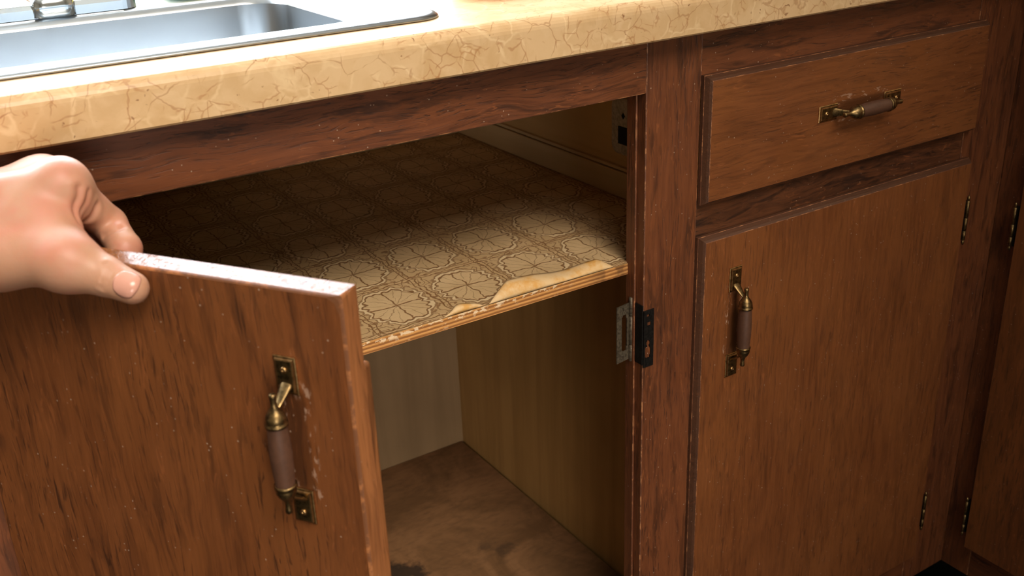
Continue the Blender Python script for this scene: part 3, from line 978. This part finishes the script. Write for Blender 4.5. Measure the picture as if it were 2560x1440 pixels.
# ------------------------------------------------------------------ the hand
HAND_JOINTS = {
    'T0': ((-0.5172, -0.0962, 0.8441), 0.0195),
    'T1': ((-0.4884, -0.1248, 0.84), 0.0128),
    'T2': ((-0.4746, -0.1371, 0.833), 0.0103),
    'T3': ((-0.4638, -0.1494, 0.8272), 0.0084),
    'WR': ((-0.553, -0.0733, 0.8576), 0.0210),
    'WU': ((-0.5512, -0.0275, 0.8485), 0.0190),
    'F': ((-0.6702, -0.1055, 0.8524), 0.0330),
    'I1': ((-0.4786, -0.0903, 0.8699), 0.0125),
    'I2': ((-0.4564, -0.0785, 0.84), 0.0096),
    'I3': ((-0.4547, -0.1007, 0.8315), 0.0089),
    'I4': ((-0.4597, -0.109, 0.8181), 0.0078),
    'M1': ((-0.4836, -0.0639, 0.8652), 0.0125),
    'M2': ((-0.4598, -0.0536, 0.8292), 0.0098),
    'M3': ((-0.4583, -0.0762, 0.8223), 0.0088),
    'M4': ((-0.4652, -0.089, 0.8115), 0.0078),
    'R1': ((-0.4885, -0.0393, 0.8569), 0.0118),
    'R2': ((-0.4646, -0.0318, 0.8208), 0.0092),
    'R3': ((-0.4646, -0.0552, 0.8152), 0.0084),
    'R4': ((-0.4704, -0.0691, 0.8062), 0.0074),
    'L1': ((-0.4943, -0.0185, 0.8478), 0.0108),
    'L2': ((-0.4729, -0.0164, 0.8155), 0.0082),
    'L3': ((-0.4729, -0.0368, 0.8109), 0.0074),
    'L4': ((-0.4774, -0.0493, 0.8038), 0.0066),
    'W1': ((-0.4989, -0.0935, 0.8542), 0.0155),
    'W2': ((-0.489, -0.1045, 0.8524), 0.0105),
    'PM': ((-0.5192, -0.0524, 0.8517), 0.0200),
    'K1': ((-0.4837, -0.0944, 0.8509), 0.0090),
}
HAND_BONES = [('WR', 'F'), ('WU', 'F'), ('WR', 'WU'), ('WR', 'I1'), ('WU', 'M1'), ('WU', 'R1'), ('WU', 'L1'), ('WR', 'M1'), ('I1', 'M1'), ('M1', 'R1'), ('R1', 'L1'), ('WR', 'T0'), ('T0', 'T1'), ('T1', 'T2'), ('T2', 'T3'), ('I1', 'I2'), ('I2', 'I3'), ('I3', 'I4'), ('M1', 'M2'), ('M2', 'M3'), ('M3', 'M4'), ('R1', 'R2'), ('R2', 'R3'), ('R3', 'R4'), ('L1', 'L2'), ('L2', 'L3'), ('L3', 'L4'), ('PM', 'W1'), ('W1', 'T1'), ('W1', 'I1'), ('W1', 'W2'), ('W2', 'T1')]
HAND_CREASES = [
    ([(-0.4734, -0.1439, 0.8423), (-0.4724, -0.1462, 0.8391), (-0.4752, -0.1471, 0.834), (-0.4787, -0.1463, 0.8313)], 0.0012, 0.0005),
    ([(-0.4721, -0.1445, 0.8428), (-0.4707, -0.1473, 0.839), (-0.4734, -0.1485, 0.8335), (-0.4777, -0.1477, 0.8299)], 0.0012, 0.0005),
    ([(-0.4746, -0.1438, 0.8411), (-0.4745, -0.1456, 0.8377), (-0.4769, -0.146, 0.834)], 0.0010, 0.0004),
    ([(-0.4719, -0.1065, 0.8717), (-0.4721, -0.1094, 0.8659), (-0.4744, -0.1114, 0.8592), (-0.4782, -0.1129, 0.8516)], 0.0024, 0.0012),
    ([(-0.4681, -0.102, 0.8676), (-0.4684, -0.1048, 0.8617), (-0.4715, -0.1064, 0.8549)], 0.0020, 0.0010),
    ([(-0.4636, -0.0961, 0.8571), (-0.4667, -0.0977, 0.8502), (-0.4733, -0.0952, 0.8469)], 0.0022, 0.0014),
    ([(-0.4522, -0.0975, 0.8457), (-0.456, -0.0977, 0.8408), (-0.4626, -0.0944, 0.839)], 0.0020, 0.0010),
]
NAIL = ((-0.4642, -0.1489, 0.8276), (0.6231, -0.6985, -0.3518), (-0.4128, -0.6758, 0.6106))



def hand_sdf(p):
    def cone(a, b):
        pa, ra = HAND_JOINTS[a]
        pb, rb = HAND_JOINTS[b]
        pa, pb = np.array(pa), np.array(pb)
        ab = pb - pa
        t = np.clip(((p - pa) @ ab) / (ab @ ab), 0, 1)
        q = p - pa - t[:, None] * ab
        return np.sqrt((q * q).sum(1)) - (ra + (rb - ra) * t)

    def smin(a, b, k):
        h = np.clip(0.5 + 0.5 * (b - a) / k, 0, 1)
        return b + (a - b) * h - k * h * (1 - h)
    groups = {}
    for a, b in HAND_BONES:
        key = 'palm'
        if a[0] == b[0] and a[0] in 'TIMRL' and a != 'T0':
            key = a[0]
        d = cone(a, b)
        groups[key] = d if key not in groups else smin(groups[key], d, 0.009 if key == 'palm' else 0.003)
    palm = groups.pop('palm')
    res = palm
    for key, d in groups.items():
        res = np.minimum(res, smin(palm, d, 0.007))
    return res


def surface_nets(lo, hi, h):
    n = np.ceil((hi - lo) / h).astype(int) + 1
    ax = [lo[i] + h * np.arange(n[i]) for i in range(3)]
    B = 6                                   # coarse pass first, exact distances only near the skin
    nc = (n + B - 1) // B
    cx = [lo[i] + h * (B * np.arange(nc[i]) + (B - 1) / 2) for i in range(3)]
    cg = np.stack([g.ravel() for g in np.meshgrid(*cx, indexing='ij')], 1)
    DC = hand_sdf(cg).reshape(nc)
    D = np.repeat(np.repeat(np.repeat(DC, B, 0), B, 1), B, 2)[:n[0], :n[1], :n[2]].astype(np.float32)
    near = np.argwhere(np.abs(D) < h * B * 0.95)
    for k in range(0, len(near), 200000):
        q = near[k:k + 200000]
        D[tuple(q.T)] = hand_sdf(lo + h * q)
    S = D < 0
    cs = np.zeros(n - 1, np.int8)
    offs = [(a, b, c) for a in (0, 1) for b in (0, 1) for c in (0, 1)]

    def sl(A, o):
        return A[o[0]:o[0] + n[0] - 1, o[1]:o[1] + n[1] - 1, o[2]:o[2] + n[2] - 1]
    for o in offs:
        cs += sl(S, o)
    act = (cs > 0) & (cs < 8)
    idx = -np.ones(n - 1, np.int64)
    ii = np.argwhere(act)
    idx[act] = np.arange(len(ii))
    acc = np.zeros((len(ii), 3))
    cnt = np.zeros(len(ii))
    for a in offs:
        for k in range(3):
            if a[k]:
                continue
            b = list(a)
            b[k] = 1
            da = sl(D, a)[act]
            db = sl(D, b)[act]
            cr = (da < 0) != (db < 0)
            t = np.where(cr, da / np.where(da == db, 1, da - db), 0)
            pos = np.array(a, float)[None] + np.eye(3)[k][None] * t[:, None]
            acc[cr] += pos[cr]
            cnt[cr] += 1
    verts = lo + h * (ii + acc / cnt[:, None])
    faces = []
    for k in range(3):
        u, v = (k + 1) % 3, (k + 2) % 3
        sa = [slice(None)] * 3
        sb = [slice(None)] * 3
        sa[k] = slice(0, -1)
        sb[k] = slice(1, None)
        A, B = S[tuple(sa)], S[tuple(sb)]
        e = np.argwhere(A != B)
        e = e[(e[:, u] > 0) & (e[:, v] > 0) & (e[:, u] < n[u] - 1) & (e[:, v] < n[v] - 1)]
        flip = A[tuple(e.T)]
        eu = np.zeros(3, int)
        ev = np.zeros(3, int)
        eu[u] = 1
        ev[v] = 1
        q = np.stack([idx[tuple((e - eu - ev).T)], idx[tuple((e - ev).T)], idx[tuple(e.T)], idx[tuple((e - eu).T)]], 1)
        q[~flip] = q[~flip][:, ::-1]
        faces.append(q)
    return verts, np.concatenate(faces)


JP = np.array([v[0] for v in HAND_JOINTS.values()])
lo = np.array([-0.715, JP[:, 1].min() - 0.04, JP[:, 2].min() - 0.04])
hi = np.array([JP[:, 0].max() + 0.02, JP[:, 1].max() + 0.03, JP[:, 2].max() + 0.025])
HV, HF = surface_nets(lo, hi, 0.00125)
me = bpy.data.meshes.new('person')
me.from_pydata(HV.tolist(), [], HF.tolist())
bm = bmesh.new()
bm.from_mesh(me)
for _ in range(2):
    bmesh.ops.smooth_vert(bm, verts=bm.verts, factor=0.5, use_axis_x=True, use_axis_y=True, use_axis_z=True)
bmesh.ops.recalc_face_normals(bm, faces=bm.faces)
bm.normal_update()
# skin creases pressed into the surface
VP = np.array([v.co[:] for v in bm.verts])
VN = np.array([v.normal[:] for v in bm.verts])
disp = np.zeros(len(VP))
for pts, w, a in HAND_CREASES:
    pts = np.array(pts)
    # drop the crease line on to the nearest skin
    q = np.concatenate([pts[k] * (1 - s) + pts[k + 1] * s for k in range(len(pts) - 1) for s in np.linspace(0, 1, 9)[:, None]]).reshape(-1, 3)
    for _ in range(12):
        e = 1e-4
        d0 = hand_sdf(q)
        g = np.stack([hand_sdf(q + e * np.eye(3)[c]) - d0 for c in range(3)], 1) / e
        q = q - g * (d0 / np.maximum(1e-6, (g * g).sum(1)))[:, None]
    snap = q
    near = np.where(np.abs(VP - snap.mean(0)).max(1) < 0.03)[0]
    dd = np.full(len(near), 1e9)
    for q in snap:
        dd = np.minimum(dd, np.linalg.norm(VP[near] - q, axis=1))
    disp[near] -= a * np.exp(-(dd / (w * 0.75)) ** 2)
    disp[near] += a * 0.35 * np.exp(-((dd - w * 1.6) / w) ** 2)
NEW = VP + VN * disp[:, None]
for v, p in zip(bm.verts, NEW):
    v.co = p
bm.to_mesh(me)
bm.free()
me.materials.append(M['skin'])
for p in me.polygons:
    p.use_smooth = True
person = bpy.data.objects.new('person', me)
COL.objects.link(person)
person['label'] = 'bare hand from the left pinching the top edge of the open door'
person['category'] = 'person'
ss = person.modifiers.new('smooth', 'SUBSURF')
ss.levels = 1
ss.render_levels = 1

# thumbnail
nc, na, nn = (np.array(v) for v in NAIL)
nb = np.cross(nn, na)
bm = bmesh.new()
NU, NVv = 14, 14
g = []
for i in range(NU + 1):
    row = []
    for j in range(NVv + 1):
        s, w = i / NU * 2 - 1, j / NVv * 2 - 1
        # rounded-rectangle outline
        sx = s * math.sqrt(1 - 0.47 * w * w)
        wx = w * math.sqrt(1 - 0.42 * s * s)
        q0 = nc + na * (sx * 0.0064) + nb * (wx * 0.0072)
        q = q0 + nn * 0.02
        for _ in range(30):
            q = q - nn * max(-0.002, hand_sdf(q[None])[0]) * 0.8
        edge = max(abs(s), abs(w))
        q = q + nn * (0.0006 - 0.0003 * edge ** 6)
        row.append(bm.verts.new(q))
    g.append(row)
for i in range(NU):
    for j in range(NVv):
        bm.faces.new((g[i][j], g[i + 1][j], g[i + 1][j + 1], g[i][j + 1]))
bmesh.ops.recalc_face_normals(bm, faces=bm.faces)
bm.faces.ensure_lookup_table()
if bm.faces[0].normal.dot(Vector(nn)) < 0:
    bmesh.ops.reverse_faces(bm, faces=bm.faces)
nail = mesh_obj('thumbnail', bm, 'nail', person, True, label='pale thumbnail')
ns = nail.modifiers.new('thickness', 'SOLIDIFY')
ns.thickness = 0.0009
ns.offset = -1.0
